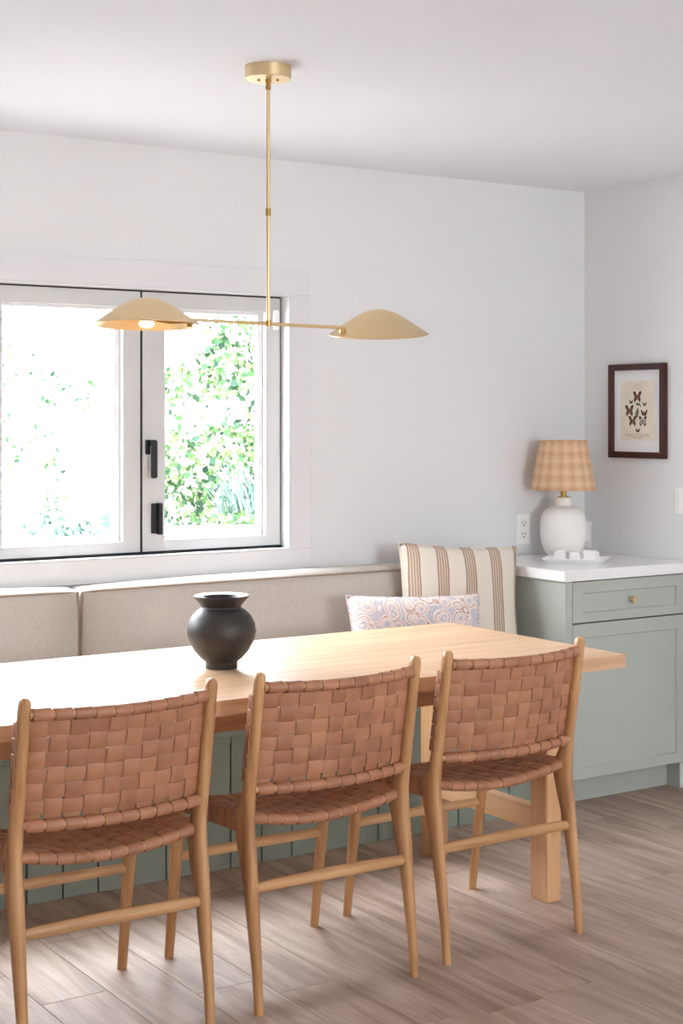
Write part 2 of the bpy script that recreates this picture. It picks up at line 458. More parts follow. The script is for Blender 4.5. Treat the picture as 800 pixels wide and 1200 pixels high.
for k in range(4):
    x1 = OX1 - k * SW; x0 = x1 - SW
    gl = 0.005 if k else jl + 0.006
    gr_ = 0.005
    a0, a1 = x0 + gr_, x1 - gl
    z0, z1 = OZ0 + 0.013, OZ1 - jl - 0.006
    st0, st1 = (0.088, 0.062) if k % 2 == 0 else (0.062, 0.068)
    y0, y1 = 0.040, 0.085
    gx0, gx1, gz0, gz1 = a0 + st0, a1 - st1, 1.024, 1.865
    sash = boxes('sash', [((a0, y0, z0), (gx0, y1, z1)), ((gx1, y0, z0), (a1, y1, z1)), ((gx0, y0, z0), (gx1, y1, gz0)), ((gx0, y0, gz1), (gx1, y1, z1))], SASH, win)
    boxes('glazing_bead', [((gx0, 0.062, gz0), (gx0 + 0.012, 0.085, gz1)), ((gx1 - 0.022, 0.066, gz0), (gx1, 0.085, gz1)), ((gx0 + 0.012, 0.066, gz0), (gx1 - 0.022, 0.085, gz0 + 0.012)), ((gx0 + 0.012, 0.066, gz1 - 0.012), (gx1 - 0.022, 0.085, gz1))], TRIM, sash)
    box('glass_pane', (gx0 + 0.012, 0.070, gz0 + 0.012), (gx1 - 0.022, 0.074, gz1 - 0.012), GLASS, sash)
    if k: box('gasket', (x1 - 0.005, 0.046, z0), (x1 + 0.005, 0.075, z1), GASKET, win)
    if k == 0:
        h = boxes('lever_handle', [((-2.075, 0.026, 1.335), (-2.060, 0.040, 1.388)), ((-2.066, 0.004, 1.365), (-2.050, 0.026, 1.388))], BLACK, sash, 0.002)
        box('lever_grip', (-2.070, -0.006, 1.250), (-2.046, 0.008, 1.388), BLACK, h, 0.004, 2)
        boxes('latch', [((-2.052, 0.028, 1.050), (-2.032, 0.040, 1.158)), ((-2.032, 0.012, 1.046), (-2.016, 0.040, 1.160))], BLACK, sash, 0.002)
        boxes('hinge', [((-1.545, 0.022, 1.80), (-1.520, 0.040, 1.875))], WHITE, sash, 0.004)

# ------------------------------------------------------------------ outdoors
tag(box('ground_outside', (-7, T, -0.3), (5, 9, -0.2), PATIO), 'pale concrete patio outside the window', kind='structure')
tag(box('garden_wall', (-7, 3.3, -0.2), (5, 3.45, 2.0), STUCCO, bevel=0.01), 'white stucco garden wall beyond the window', kind='structure')
led = box('planter_ledge', (-7, 2.45, -0.2), (5, 3.3, 0.84), STUCCO, bevel=0.01); tag(led, 'white raised ledge at the foot of the garden wall', kind='structure')
def leaves(name, m, n, sampler, size, label, cat, blade=False):
    vs, fs, tone = [], [], []
    for _ in range(n):
        p = sampler()
        if p is None: continue
        s = size * random.uniform(0.6, 1.3)
        t = random.random()
        if blade:
            d = Vector((random.uniform(-0.6, 0.6), random.uniform(-0.5, 0.2), 1)).normalized() * s
            sd = Vector((1, random.uniform(-.4, .4), 0)).normalized() * 0.006
            dr = Vector((d.x * 1.4, d.y, -0.15 * s))
            b = len(vs)
            vs += [p - sd, p + sd, p + d * 0.6 + sd * .8, p + d * 0.6 - sd * .8, p + d + dr * 0.3]
            fs += [(b, b + 1, b + 2, b + 3), (b + 3, b + 2, b + 4)]; tone += [t, t]
        else:
            nrm = Vector((random.gauss(0, 0.7), -1 + random.gauss(0, 0.4), random.gauss(0.3, 0.6))).normalized()
            u = nrm.cross(Vector((random.gauss(0, 1), random.gauss(0, .3), random.gauss(0, 1)))).normalized(); v = nrm.cross(u)
            b = len(vs)
            vs += [p - v * s * 0.5, p + u * s * 0.34 - v * s * 0.05 + nrm * s * 0.08, p + v * s * 0.55, p - u * s * 0.34 - v * s * 0.05 + nrm * s * 0.08]
            fs += [(b, b + 1, b + 2), (b, b + 2, b + 3)]; tone += [t, t]
    me = bpy.data.meshes.new(name); me.from_pydata([tuple(x) for x in vs], [], fs)
    at = me.attributes.new('tone', 'FLOAT', 'FACE'); at.data.foreach_set('value', tone)
    o = link(name, me, None, m); tag(o, label, cat, kind='stuff')
    return o
def clumps(cs):
    tot = sum(c[2] * c[3] for c in cs)
    def f():
        r = random.random() * tot
        for x, z, rx, rz in cs:
            r -= rx * rz
            if r <= 0: break
        while True:
            a, b = random.uniform(-1, 1), random.uniform(-1, 1)
            if a * a + b * b < 1: break
        return Vector((x + a * rx, 2.75 + random.uniform(-0.25, 0.35), z + b * rz))
    return f
HR = random.Random(3)
# right-hand hedge: dense climbing foliage, rising to the right
def hedge_s():
    x = random.uniform(-0.56, 2.1); z = random.uniform(0.84, 2.6)
    top = 1.58 + (x + 0.50) * 1.35 + 0.12 * math.sin(x * 9)
    if z > top: return None
    band = 1.52 + 0.05 * math.sin(x * 5)
    if abs(z - band) < 0.09 and random.random() < 0.8: return None
    hole = math.sin(x * 17 + 3 * math.sin(z * 7)) * math.sin(z * 15 + 2 * math.sin(x * 9))
    if hole > 0.45 and random.random() < 0.75: return None
    return Vector((x, 3.08 + random.uniform(-0.16, 0.16), z))
leaves('climbing_hedge', IVY, 15000, hedge_s, 0.05, 'dense sunlit green hedge on the garden wall behind the handle side pane', 'hedge')
def vine_s():
    r = random.random()
    if r < 0.4:
        z = random.uniform(0.84, 1.75); x = -1.27 + 0.02 * math.sin(z * 8) + random.gauss(0, 0.035)
    elif r < 0.55:
        x = random.gauss(-1.06, 0.09); z = random.gauss(1.57, 0.06)
    elif r < 0.78:
        x = random.gauss(-1.55, 0.08); z = random.gauss(1.76, 0.10)
    elif r < 0.9:
        x = random.gauss(-1.5, 0.08); z = random.gauss(1.3, 0.14)
    else:
        x = random.uniform(-3.6, -1.9); z = random.uniform(0.9, 2.0)
    return Vector((x + 0.10, 3.08 + random.uniform(-0.12, 0.16), z))
leaves('climbing_vine', IVY, 420, vine_s, 0.042, 'sparse thin ivy vines climbing the white garden wall', 'ivy')
leaves('low_ground_cover', GRASS, 260, lambda: Vector((random.uniform(-1.45, -0.95), random.uniform(2.52, 2.80), 0.84 + abs(random.gauss(0, 0.06)))), 0.05, 'low grey green ground cover along the white ledge', 'plants')
leaves('grass_clump', GRASS, 260, lambda: Vector((random.gauss(-0.10, 0.07), random.uniform(2.62, 2.76), 0.84)), 0.33, 'arching grey green grass blades in front of the hedge', 'grass', blade=True)
pb = empty('planter_bowl', (-0.445, 2.24, -0.2)); tag(pb, 'white round planter bowl standing outside before the hedge', 'planter')
lathe('bowl', [(0, 0.86), (0.05, 0.86), (0.09, 0.92), (0.14, 1.10), (0.13, 1.10), (0.08, 0.96), (0, 0.95)], STUCCO, pb, n=24)
lathe('pedestal', [(0, 0), (0.09, 0), (0.07, 0.4), (0.05, 0.86), (0, 0.86)], STUCCO, pb, n=24)
pl = leaves('foliage', IVY, 160, lambda: Vector((random.gauss(0, 0.06), random.gauss(0, 0.05), 1.08 + abs(random.gauss(0, 0.03)))), 0.05, None, None); pl.parent = pb

# ------------------------------------------------------------------ bench with cushions
BX0, BX1, BY = -4.16, -0.661, -0.59
be = empty('banquette_bench', (0, 0, 0)); tag(be, 'built-in sage green banquette bench with vertical board front below the window', 'bench')
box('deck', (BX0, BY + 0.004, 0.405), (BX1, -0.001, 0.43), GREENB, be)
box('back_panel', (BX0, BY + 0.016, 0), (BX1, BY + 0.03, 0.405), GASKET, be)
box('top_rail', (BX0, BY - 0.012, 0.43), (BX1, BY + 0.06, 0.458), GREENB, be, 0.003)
me = None; pitch = 0.1169; x = -0.675
while x > BX0 + pitch:
    if me is None:
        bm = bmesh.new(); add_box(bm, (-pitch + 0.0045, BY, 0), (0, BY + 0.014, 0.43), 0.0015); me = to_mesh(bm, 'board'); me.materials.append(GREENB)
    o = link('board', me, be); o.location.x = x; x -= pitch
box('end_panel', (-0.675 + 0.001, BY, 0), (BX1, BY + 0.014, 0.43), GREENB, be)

def puff_box(name, x0, x1, y0, y1, z0, z1, m, parent, bulge_y=0.0, bulge_z=0.0, rad=0.03, nx=28, sag=0.0):
    """rounded upholstered block built from a superellipse section swept along x"""
    bm = bmesh.new(); secs = []; n = 28
    xs = [x0 + 0.004 * 0, x0 + 0.006, x0 + 0.018] + [x0 + 0.018 + (x1 - x0 - 0.036) * k / nx for k in range(1, nx)] + [x1 - 0.018, x1 - 0.006, x1]
    cy, cz = (y0 + y1) / 2, (z0 + z1) / 2
    for x in xs:
        d = min(x - x0, x1 - x); sh = rad * 0.55 * max(0, 1 - d / 0.02) ** 2
        u = 2 * (x - x0) / (x1 - x0) - 1; pf = 1 - abs(u) ** 3
        hy, hz = (y1 - y0) / 2 - sh, (z1 - z0) / 2 - sh
        r = []
        for k in range(n):
            a = 2 * PI * k / n; ca, sa = math.cos(a), math.sin(a)
            e = 0.34
            yy = hy * math.copysign(abs(ca) ** e, ca); zz = hz * math.copysign(abs(sa) ** e, sa)
            if ca < 0: yy -= bulge_y * pf * abs(ca) * (1 - (zz / hz) ** 2 * 0.6)
            if sa > 0: zz += (bulge_z - sag) * pf * abs(sa) ** 2
            r.append((x, cy + yy, cz + zz))
        secs.append(r)
    rings(bm, secs)
    return link(name, to_mesh(bm, name, 1.2), parent, m)
def cushion(name, x0, x1, y0, y1, z0, z1, label, cat, by, bz, sag=0.0):
    r = empty(name, ((x0 + x1) / 2, (y0 + y1) / 2, z0)); tag(r, label, cat)
    L = r.location
    a = (x0 - L.x, x1 - L.x, y0 - L.y, y1 - L.y, 0, z1 - z0)
    puff_box('cover', *a, LINEN, r, by, bz, sag=sag)
    for zc, nm in ((a[5] - 0.010, 'piping'),):
        pts = []
        N = 40
        for k in range(N + 1):
            u = -1 + 2 * k / N; pf = 1 - abs(u) ** 3
            pts.append((a[0] + 0.008 + (a[1] - a[0] - 0.016) * k / N, a[2] + 0.010 - by * pf * 0.42, zc + (bz - sag) * pf * 0.35))
        pts = [(a[0] + 0.006, a[2] + 0.012, 0.03)] + pts + [(a[1] - 0.006, a[2] + 0.012, 0.03)]
        tube(nm, pts, 0.0042, PIPING, r, 6)
    return r
cushion('seat_cushion', -4.14, -2.412, -0.600, -0.02, 0.458, 0.50, 'thin oatmeal linen seat pad under the plain back cushion away from the cabinet', 'cushion', 0.0, 0.006)
cushion('seat_cushion', -2.408, -0.664, -0.600, -0.02, 0.458, 0.50, 'thin oatmeal linen seat pad carrying the two throw pillows', 'cushion', 0.0, 0.006)
cushion('back_cushion', -4.14, -2.408, -0.150, -0.004, 0.508, 0.888, 'oatmeal linen back cushion with no pillow in front of it, under the window', 'cushion', 0.03, 0.016)
cushion('back_cushion', -2.400, -0.668, -0.135, -0.004, 0.508, 0.886, 'long oatmeal linen back cushion behind the throw pillows', 'cushion', 0.04, 0.014)

def pillow_mesh(name, w, h, t, ear=0.06, n=26):
    bm = bmesh.new(); grid = [[], []]
    for s in (0, 1):
        for i in range(n + 1):
            row = []
            for j in range(n + 1):
                u, v = -1 + 2 * i / n, -1 + 2 * j / n
                x = u * w / 2 * (1 - ear * (1 - v * v) * abs(u) ** 2)
                z = v * h / 2 * (1 - ear * (1 - u * u) * abs(v) ** 2)
                th = t / 2 * max(0, (1 - u ** 4) * (1 - v ** 4)) ** 0.55
                th += 0.006 * math.sin(u * 5 + v * 3) * (1 - u * u) * (1 - v * v)
                row.append(bm.verts.new((x, (-th if s else th), z)))
            grid[s].append(row)
    for s in (0, 1):
        for i in range(n):
            for j in range(n):
                g = grid[s]; bm.faces.new((g[i][j], g[i + 1][j], g[i + 1][j + 1], g[i][j + 1]))
    bmesh.ops.remove_doubles(bm, verts=bm.verts[:], dist=0.0004)
    return to_mesh(bm, name, 1.8)
def pillow(name, w, h, t, loc, rot, m, label):
    r = empty(name, loc); r.rotation_euler = rot; tag(r, label, 'pillow')
    link('pillow_cover', pillow_mesh('pillow_cover', w, h, t), r, m)
    # seam along the edge
    pts = []; ear = 0.06; N = 20
    for sx, a, b in ((0, (-1, -1), (1, -1)), (1, (1, -1), (1, 1)), (2, (1, 1), (-1, 1)), (3, (-1, 1), (-1, -1))):
        for k in range(N):
            f = k / N; u = a[0] + (b[0] - a[0]) * f; v = a[1] + (b[1] - a[1]) * f
            pts.append((u * w / 2 * (1 - ear * (1 - v * v) * abs(u) ** 2), 0, v * h / 2 * (1 - ear * (1 - u * u) * abs(v) ** 2)))
    tube('seam', pts, 0.003, m, r, 6, closed=True)
    return r
pillow('throw_pillow', 0.475, 0.47, 0.14, (-0.930, -0.325, 0.752), (-0.24, 0.05, -0.34), STRIPED, 'large cream throw pillow with brown vertical stripes against the cabinet')
pillow('lumbar_pillow', 0.52, 0.31, 0.12, (-1.215, -0.440, 0.668), (-0.30, 0.02, -0.30), FLORAL, 'small oblong pillow with rose and blue floral print')

# ------------------------------------------------------------------ cabinet and counter
cb = empty('base_cabinet', (-0.33, -0.3, 0)); tag(cb, 'sage green shaker base cabinet with one drawer over one door', 'cabinet')
def cbx(name, lo, hi, m=GREEN, bev=0.0):
    o = box(name, lo, hi, m, None, bev); o.parent = cb; o.matrix_parent_inverse = Matrix.Translation((0.33, 0.3, 0)); return o
cbx('body', (-0.640, -0.596, 0.098), (-0.002, -0.003, 0.853), GASKET)
cbx('side_panel', (-0.658, -0.6176, 0), (-0.640, -0.003, 0.853))
cbx('face_stile', (-0.640, -0.6176, 0.0), (-0.6225, -0.59, 0.853))
cbx('toe_kick', (-0.640, -0.5476, 0), (-0.058, -0.53, 0.098))
cbx('end_foot', (-0.057, -0.6176, 0), (-0.002, -0.50, 0.098))
cbx('filler_strip', (-0.0195, -0.6176, 0.098), (-0.002, -0.596, 0.853))
def shaker(name, x0, x1, z0, z1, ix0, ix1, iz0, iz1):
    yf, yp, yb = -0.6176, -0.6096, -0.5975
    bm = bmesh.new()
    def ring(xa, xb, za, zb, y): return [bm.verts.new(p) for p in ((xa, y, za), (xb, y, za), (xb, y, zb), (xa, y, zb))]
    rs = [ring(x0, x1, z0, z1, yb), ring(x0, x1, z0, z1, yf + 0.001), ring(x0 + 0.001, x1 - 0.001, z0 + 0.001, z1 - 0.001, yf),
          ring(ix0, ix1, iz0, iz1, yf), ring(ix0 + 0.004, ix1 - 0.004, iz0 + 0.004, iz1 - 0.004, yp)]
    for a, b in zip(rs, rs[1:]):
        for k in range(4): bm.faces.new((a[k], a[(k + 1) % 4], b[(k + 1) % 4], b[k]))
    bm.faces.new(rs[0][::-1]); bm.faces.new(rs[-1])
    o = link(name, to_mesh(bm, name), None, GREEN); o.parent = cb; o.matrix_parent_inverse = Matrix.Translation((0.33, 0.3, 0)); return o
dr = shaker('drawer', -0.620, -0.022, 0.692, 0.847, -0.569, -0.073, 0.727, 0.804)
shaker('door', -0.620, -0.022, 0.101, 0.687, -0.569, -0.073, 0.141, 0.634)
kn = lathe('knob', [(0, 0), (0.0075, 0), (0.0075, 0.012), (0.0065, 0.014), (0.0125, 0.017), (0.0132, 0.019), (0.0132, 0.029), (0.0122, 0.030), (0, 0.030)], BRASS, None, n=24)
kn.location = (-0.318, -0.609, 0.765); kn.rotation_euler = (PI / 2, 0, 0); kn.parent = dr
kn.matrix_parent_inverse = Matrix.Identity(4)
ct = box('countertop', (-0.679, -0.6376, 0.853), (-0.001, -0.001, 0.893), QUARTZ, bevel=0.003, seg=2)
tag(ct, 'white quartz countertop slab on the green cabinet', 'countertop')

# ------------------------------------------------------------------ table
TX0, TX1, TY0, TY1, TZ = -3.58, -1.2445, -1.553, -0.677, 0.75
tb = empty('dining_table', ((TX0 + TX1) / 2, (TY0 + TY1) / 2, 0)); tag(tb, 'long pale oak dining table with square legs', 'table')
tl = Vector(tb.location)
def tbx(name, lo, hi, m, bev=0.002, parent=tb):
    o = box(name, Vector(lo) - tl, Vector(hi) - tl, m, parent, bev, 2); return o
nb = 6; bw = (TY1 - TY0) / nb
for k in range(nb):
    tbx('tabletop_board', (TX0, TY0 + k * bw, TZ - 0.04), (TX1, TY0 + (k + 1) * bw - 0.0003, TZ), OAKX, 0.0009 if 0 < k < nb - 1 else 0.0014)
tbx('apron', (TX0 + 0.28, -1.425, 0.640), (TX1 - 0.28, -1.402, 0.7095), OAKX)
tbx('apron', (TX0 + 0.28, -0.828, 0.640), (TX1 - 0.28, -0.805, 0.7095), OAKX)
for xa in (-1.460, 2 * tl.x + 1.400):
    for ya in (-1.436, -0.870):
        yy = (ya, ya + 0.076)
        tbx('leg', (xa, yy[0], 0), (xa + 0.060, yy[1], 0.7095), OAKZ, 0.003)
    tbx('end_stretcher', (xa + 0.008, -1.3599, 0.206), (xa + 0.05, -0.8701, 0.276), OAKY)
    tbx('tenon', (xa + 0.02, -1.4366, 0.192), (xa + 0.044, -1.4361, 0.214), TEAKX, 0.0001)
    tbx('end_rail', (xa + 0.008, -1.3599, 0.640), (xa + 0.05, -0.8701, 0.7095), OAKY)

# ------------------------------------------------------------------ chairs
CWD = 0.472; HW = CWD / 2
def chair():
    r = empty('dining_chair'); r['category'] = 'chair'; r['group'] = 'woven leather chairs along the table'
    prof = [(0.0, -0.011, 0.011, .0105), (0.10, -0.004, 0.022, .0115), (0.20, 0.007, 0.041, .0135), (0.29, 0.017, 0.059, .0145), (0.34, 0.022, 0.071, .015), (0.39, 0.028, 0.088, .0155),
            (0.43, 0.034, 0.100, .015), (0.455, 0.036, 0.104, .015), (0.485, 0.036, 0.094, .015), (0.52, 0.032, 0.074, .0148), (0.56, 0.026, 0.061, .0145), (0.62, 0.016, 0.050, .0142),
            (0.70, 0.003, 0.037, .014), (0.78, -0.011, 0.023, .0138), (0.825, -0.019, 0.013, .0136), (0.837, -0.018, 0.010, .011), (0.843, -0.012, 0.004, .006)]
    for s in (-1, 1):
        loft_xy('rear_leg', [(z, s * HW - h, s * HW + h, a, b) for z, a, b, h in prof], TEAKZ, r, 0.30)
        fp = [(0.0, 0.488, .0125), (0.1, 0.474, .0138), (0.2, 0.459, .0155), (0.28, 0.447, .0168), (0.36, 0.435, .0178), (0.42, 0.426, .0180), (0.447, 0.422, .0175)]
        loft_xy('front_leg', [(z, s * (HW - 0.002) - h, s * (HW - 0.002) + h, y - h, y + h) for z, y, h in fp], TEAKZ, r, 0.36)
        tube('side_rail', [(s * HW, 0.075, 0.452), (s * HW, 0.25, 0.444), (s * HW, 0.41, 0.436)], [0.017, 0.0165, 0.016], TEAKY, r, 10, flat=0.72)
    tube('rear_stretcher', [(-HW + 0.008, 0.036, 0.300), (-HW + 0.05, 0.036, 0.301), (0, 0.036, 0.303), (HW - 0.05, 0.036, 0.301), (HW - 0.008, 0.036, 0.300)], [0.0125, 0.015, 0.0165, 0.015, 0.0125], TEAKX, r, 12, flat=0.8)
    tube('front_stretcher', [(-HW + 0.006, 0.447, 0.281), (0, 0.447, 0.283), (HW - 0.006, 0.447, 0.281)], [0.013, 0.0145, 0.013], TEAKX, r, 10, flat=0.8)
    # --- backrest: two bowed rails, woven straps
    zT, zB = 0.806, 0.546
    yT, yB = -0.004, 0.042
    RR = 0.0115; TH = 0.0024; A = 0.0026; RS = RR + TH / 2 + 0.0004
    wi = HW - 0.012
    def bow(x, b): return -b * max(0.0, 1 - (x / HW) ** 2)
    def topc(x): return Vector((x, yT + bow(x, 0.05), zT - 0.004 * (1 - (x / HW) ** 2)))
    def botc(x): return Vector((x, yB + bow(x, 0.038), zB - 0.004 * (1 - (x / HW) ** 2)))
    def rail(name, fn, x_end, parent):
        bm = bmesh.new(); secs = []
        for k in range(13):
            x = -x_end + 2 * x_end * k / 12; c = fn(x)
            secs.append([c + Vector((0, RR * math.cos(2 * PI * j / 10), RR * math.sin(2 * PI * j / 10))) for j in range(10)])
        rings(bm, secs)
        return link(name, to_mesh(bm, name, 0.9), parent, TEAKX)
    back = rail('backrest', topc, wi + 0.004, r)
    rail('lower_rail', botc, wi + 0.004, back)
    back['label'] = 'backrest of woven tan leather straps between two rails'
    nC, nR = 10, 6
    pc = 2 * wi / nC
    zlo, zhi = zB + 0.019, zT - 0.017
    pr = (zhi - zlo) / nR
    cl = lambda t: max(-1.0, min(1.0, 1.8 * math.cos(PI * t)))
    def surf(x, z):
        f = (z - zB) / (zT - zB); b_, t_ = botc(x), topc(x)
        return b_.y + (t_.y - b_.y) * f + RS
    for i in range(nC):
        x = -wi + pc * (i + 0.5); sg = -1 if i % 2 else 1
        B, Tt = botc(x), topc(x); pts = []
        for k in range(15):
            a = math.radians(-310 + 310 * k / 14); pts.append((x, B.y + RS * math.cos(a), B.z + RS * math.sin(a)))
        for k in range(nR * 4 + 1):
            z = zlo + (zhi - zlo) * k / (nR * 4); sr = (z - zlo) / pr - 0.5
            env = min(1, min(z - zB, zT - z) / 0.02)
            pts.append((x, surf(x, z) + A * sg * cl(sr) * env, z))
        for k in range(15):
            a = math.radians(310 * k / 14); pts.append((x, Tt.y + RS * math.cos(a), Tt.z + RS * math.sin(a)))
        dy = (bow(x + 0.01, 0.044) - bow(x - 0.01, 0.044)) / 0.02
        ribbon('strap', pts, (1, dy, 0), pc * random.uniform(0.855, 0.90), TH, LEATHER, back)
    for j in range(nR):
        z = zlo + pr * (j + 0.5); sg = 1 if j % 2 else -1
        pts, wd = [], []
        py = next(a + (b - a) * (z - z0) / (z1 - z0) for (z0, _, a, _), (z1, _, b, _) in zip(prof, prof[1:]) if z0 <= z <= z1)
        px_ = HW + 0.0162
        yf = surf(HW, z) ; yf = max(yf, py + 0.0025)
        L = [(-px_, py - 0.022), (-px_, py - 0.010), (-px_, py - 0.003), (-px_ + 0.003, yf), (-HW + 0.006, yf + 0.0005)]
        for x, y in L: pts.append((x, y, z))
        for k in range(nC * 4 + 1):
            x = -wi + 2 * wi * k / (nC * 4); scx = (x + wi) / pc - 0.5
            env = min(1, (wi - abs(x)) / 0.012)
            pts.append((x, surf(x, z) + A * sg * cl(scx) * env, z))
        for x, y in L[::-1]: pts.append((-x, y, z))
        ribbon('strap', pts, (0, -0.17, 1), pr * random.uniform(0.855, 0.90), TH, LEATHER, back)
    # --- seat: dished rear and front rails, woven straps
    def rc(x): return Vector((x, 0.068, 0.472 - 0.030 * max(0, 1 - (x / HW) ** 2)))
    def fc(x): return Vector((x, 0.412, 0.437 - 0.014 * max(0, 1 - (x / HW) ** 2)))
    seat = rail('seat', rc, HW - 0.012, r)
    rail('front_rail', fc, HW - 0.012, seat)
    seat['label'] = 'dished seat of woven tan leather straps'
    y0, y1 = 0.068, 0.412; nL = 9; ylo, yhi = y0 + 0.006, y1 - 0.006; pl_ = (yhi - ylo) / nL
    def sz(x, y):
        f = (y - y0) / (y1 - y0)
        return rc(x).z * (1 - f) + fc(x).z * f + RS - 0.010 * math.sin(PI * f) * (1 - (x / HW) ** 2)
    for i in range(nC):
        x = -wi + pc * (i + 0.5); sg = -1 if i % 2 else 1; pts = []
        R_, F_ = rc(x), fc(x)
        for k in range(14):
            a = math.radians(360 - 270 * k / 13); pts.append((x, R_.y + RS * math.cos(a), R_.z + RS * math.sin(a)))
        for k in range(nL * 4 + 1):
            y = ylo + (yhi - ylo) * k / (nL * 4); sr = (y - ylo) / pl_ - 0.5
            env = min(1, min(y - y0, y1 - y) / 0.02)
            pts.append((x, y, sz(x, y) + A * sg * cl(sr) * env))
        for k in range(14):
            a = math.radians(90 - 260 * k / 13); pts.append((x, F_.y + RS * math.cos(a), F_.z + RS * math.sin(a)))
        dz = (rc(x + .01).z - rc(x - .01).z) / .02
        ribbon('strap', pts, (1, 0, dz), pc * random.uniform(0.855, 0.90), TH, LEATHER, seat)
    for j in range(nL):
        y = ylo + pl_ * (j + 0.5); sg = 1 if j % 2 else -1; pts = []
        zc_ = 0.452 + (0.436 - 0.452) * (y - 0.075) / 0.335
        ro = 0.0150; ze = max(sz(HW, y), zc_ + 0.0185)
        L = [(-HW - ro, zc_ - 0.016), (-HW - ro - 0.001, zc_), (-HW - ro, zc_ + 0.010), (-HW - 0.009, ze - 0.001), (-HW + 0.002, ze)]
        for x, z in L: pts.append((x, y, z))
        for k in range(nC * 4 + 1):
            x = -wi + 2 * wi * k / (nC * 4); scx = (x + wi) / pc - 0.5
            env = min(1, (wi - abs(x)) / 0.012)
            pts.append((x, y, sz(x, y) + A * sg * cl(scx) * env))
        for x, z in L[::-1]: pts.append((-x, y, z))
        ribbon('strap', pts, (0, 1, 0), pl_ * random.uniform(0.855, 0.90), TH, LEATHER, seat)
    return r
ch0 = chair()
spots = [((-2.025 + HW, -1.6835, 0), 'woven tan leather dining chair at the table end beside the green cabinet'),
         ((-2.6235 + HW, -1.709, 0), 'woven tan leather dining chair with another chair on either side'),
         ((-3.238 + HW, -1.723, 0), 'woven tan leather dining chair at the table end farthest from the cabinet')]
for k, (loc, lab) in enumerate(spots):
    c = ch0 if k == 0 else copy_tree(ch0)
    c.location = loc; c['label'] = lab

# ------------------------------------------------------------------ vase
lathe_o = lathe('vase', [(0, 0.0), (0.0445, 0.0), (0.0462, 0.003), (0.0462, 0.017), (0.0470, 0.020), (0.0600, 0.030), (0.0790, 0.052), (0.0940, 0.080), (0.0995, 0.104), (0.0960, 0.128),
     (0.0850, 0.150), (0.0690, 0.166), (0.0570, 0.173), (0.0560, 0.177), (0.0640, 0.188), (0.0780, 0.203), (0.0795, 0.206), (0.0780, 0.209), (0.0520, 0.205), (0.0470, 0.197), (0.0440, 0.178), (0.060, 0.160), (0.085, 0.12), (0.08, 0.06), (0.03, 0.02), (0, 0.018)], CLAY, None, (-2.392, -1.100, TZ), 48)
tag(lathe_o, 'round charcoal clay vase with flared rim on the table', 'vase')

# ------------------------------------------------------------------ pendant light
PX, PY = -2.360, -1.309
pe = empty('pendant_light', (PX, PY, ZC)); tag(pe, 'brass pendant with two shallow dome shades on a crossbar', 'pendant lamp')
lathe('ceiling_canopy', [(0, 0), (0.064, 0), (0.064, -0.034), (0.063, -0.0355), (0, -0.0355)], BRASS, pe, n=40, smooth=0.5)
for s in (-1, 1):
    lathe('screw', [(0, -0.0405), (0.004, -0.0405), (0.004, -0.0355), (0, -0.0355)], BRASSD, pe, (s * 0.022, -s * 0.014, 0), n=10)
lathe('swivel', [(0, -0.0355), (0.008, -0.0355), (0.008, -0.045), (0.0062, -0.046), (0.0062, -0.052), (0.0078, -0.053), (0.0078, -0.062), (0.005, -0.066), (0, -0.066)], BRASSD, pe, n=16)
zarm = 1.729 - ZC
tube('rod', [(0, 0, -0.06), (0, 0, zarm)], 0.0052, BRASS, pe, 12)
lathe('rod_coupler', [(0, -0.414), (0.0072, -0.414), (0.0072, -0.393), (0, -0.393)], BRASSD, pe, n=14)
lathe('hub', [(0, -0.008), (0.0085, -0.008), (0.0085, 0.008), (0, 0.008)], BRASSD, pe, (0, 0, zarm), n=14)
tube('crossbar', [(-0.25, 0, zarm + 0.002), (0.25, 0, zarm - 0.004)], 0.0050, BRASS, pe, 12)
def dome():
    R_, h = 0.145, 0.072; prof = []
    N = 22
    def zz(t): return h * (0.62 * (1 - t ** 2.1) + 0.38 * (0.5 + 0.5 * math.cos(PI * t)))
    for k in range(N + 1): prof.append((R_ * k / N, zz(k / N)))
    prof.append((R_ - 0.0005, -0.0016))
    for k in range(N, -1, -1): prof.append((R_ * k / N * 0.985, zz(k / N) - 0.0026))
    return prof
for s, rot in ((-1, (0.030, 0.02, 0)), (1, (-0.12, -0.085, 0))):
    cx_ = s * 0.372
    sh = lathe('shade', dome(), BRASS, pe, (cx_, 0, zarm - 0.016 - (0.002 if s > 0 else 0)), 56)
    sh.rotation_euler = (-rot[0], rot[1], 0)
    ax = -s
    tube('socket_arm', [(ax * 0.135, 0, 0.015), (ax * 0.07, 0, 0.010), (ax * 0.03, 0, 0.014)], 0.005, BRASSD, sh, 10)
    lathe('socket', [(0, 0.005), (0.016, 0.005), (0.016, 0.045), (0.010, 0.058), (0, 0.058)], BRASSD, sh, n=20)
    lathe('bulb', [(0, -0.009), (0.010, -0.0075), (0.019, -0.003), (0.021, 0.003), (0.017, 0.009), (0, 0.011)], BULB, sh, n=24)
    lathe('pivot', [(0, -0.010), (0.007, -0.010), (0.007, 0.012), (0, 0.012)], BRASSD, sh, (ax * 0.126, 0, 0.010), n=12)

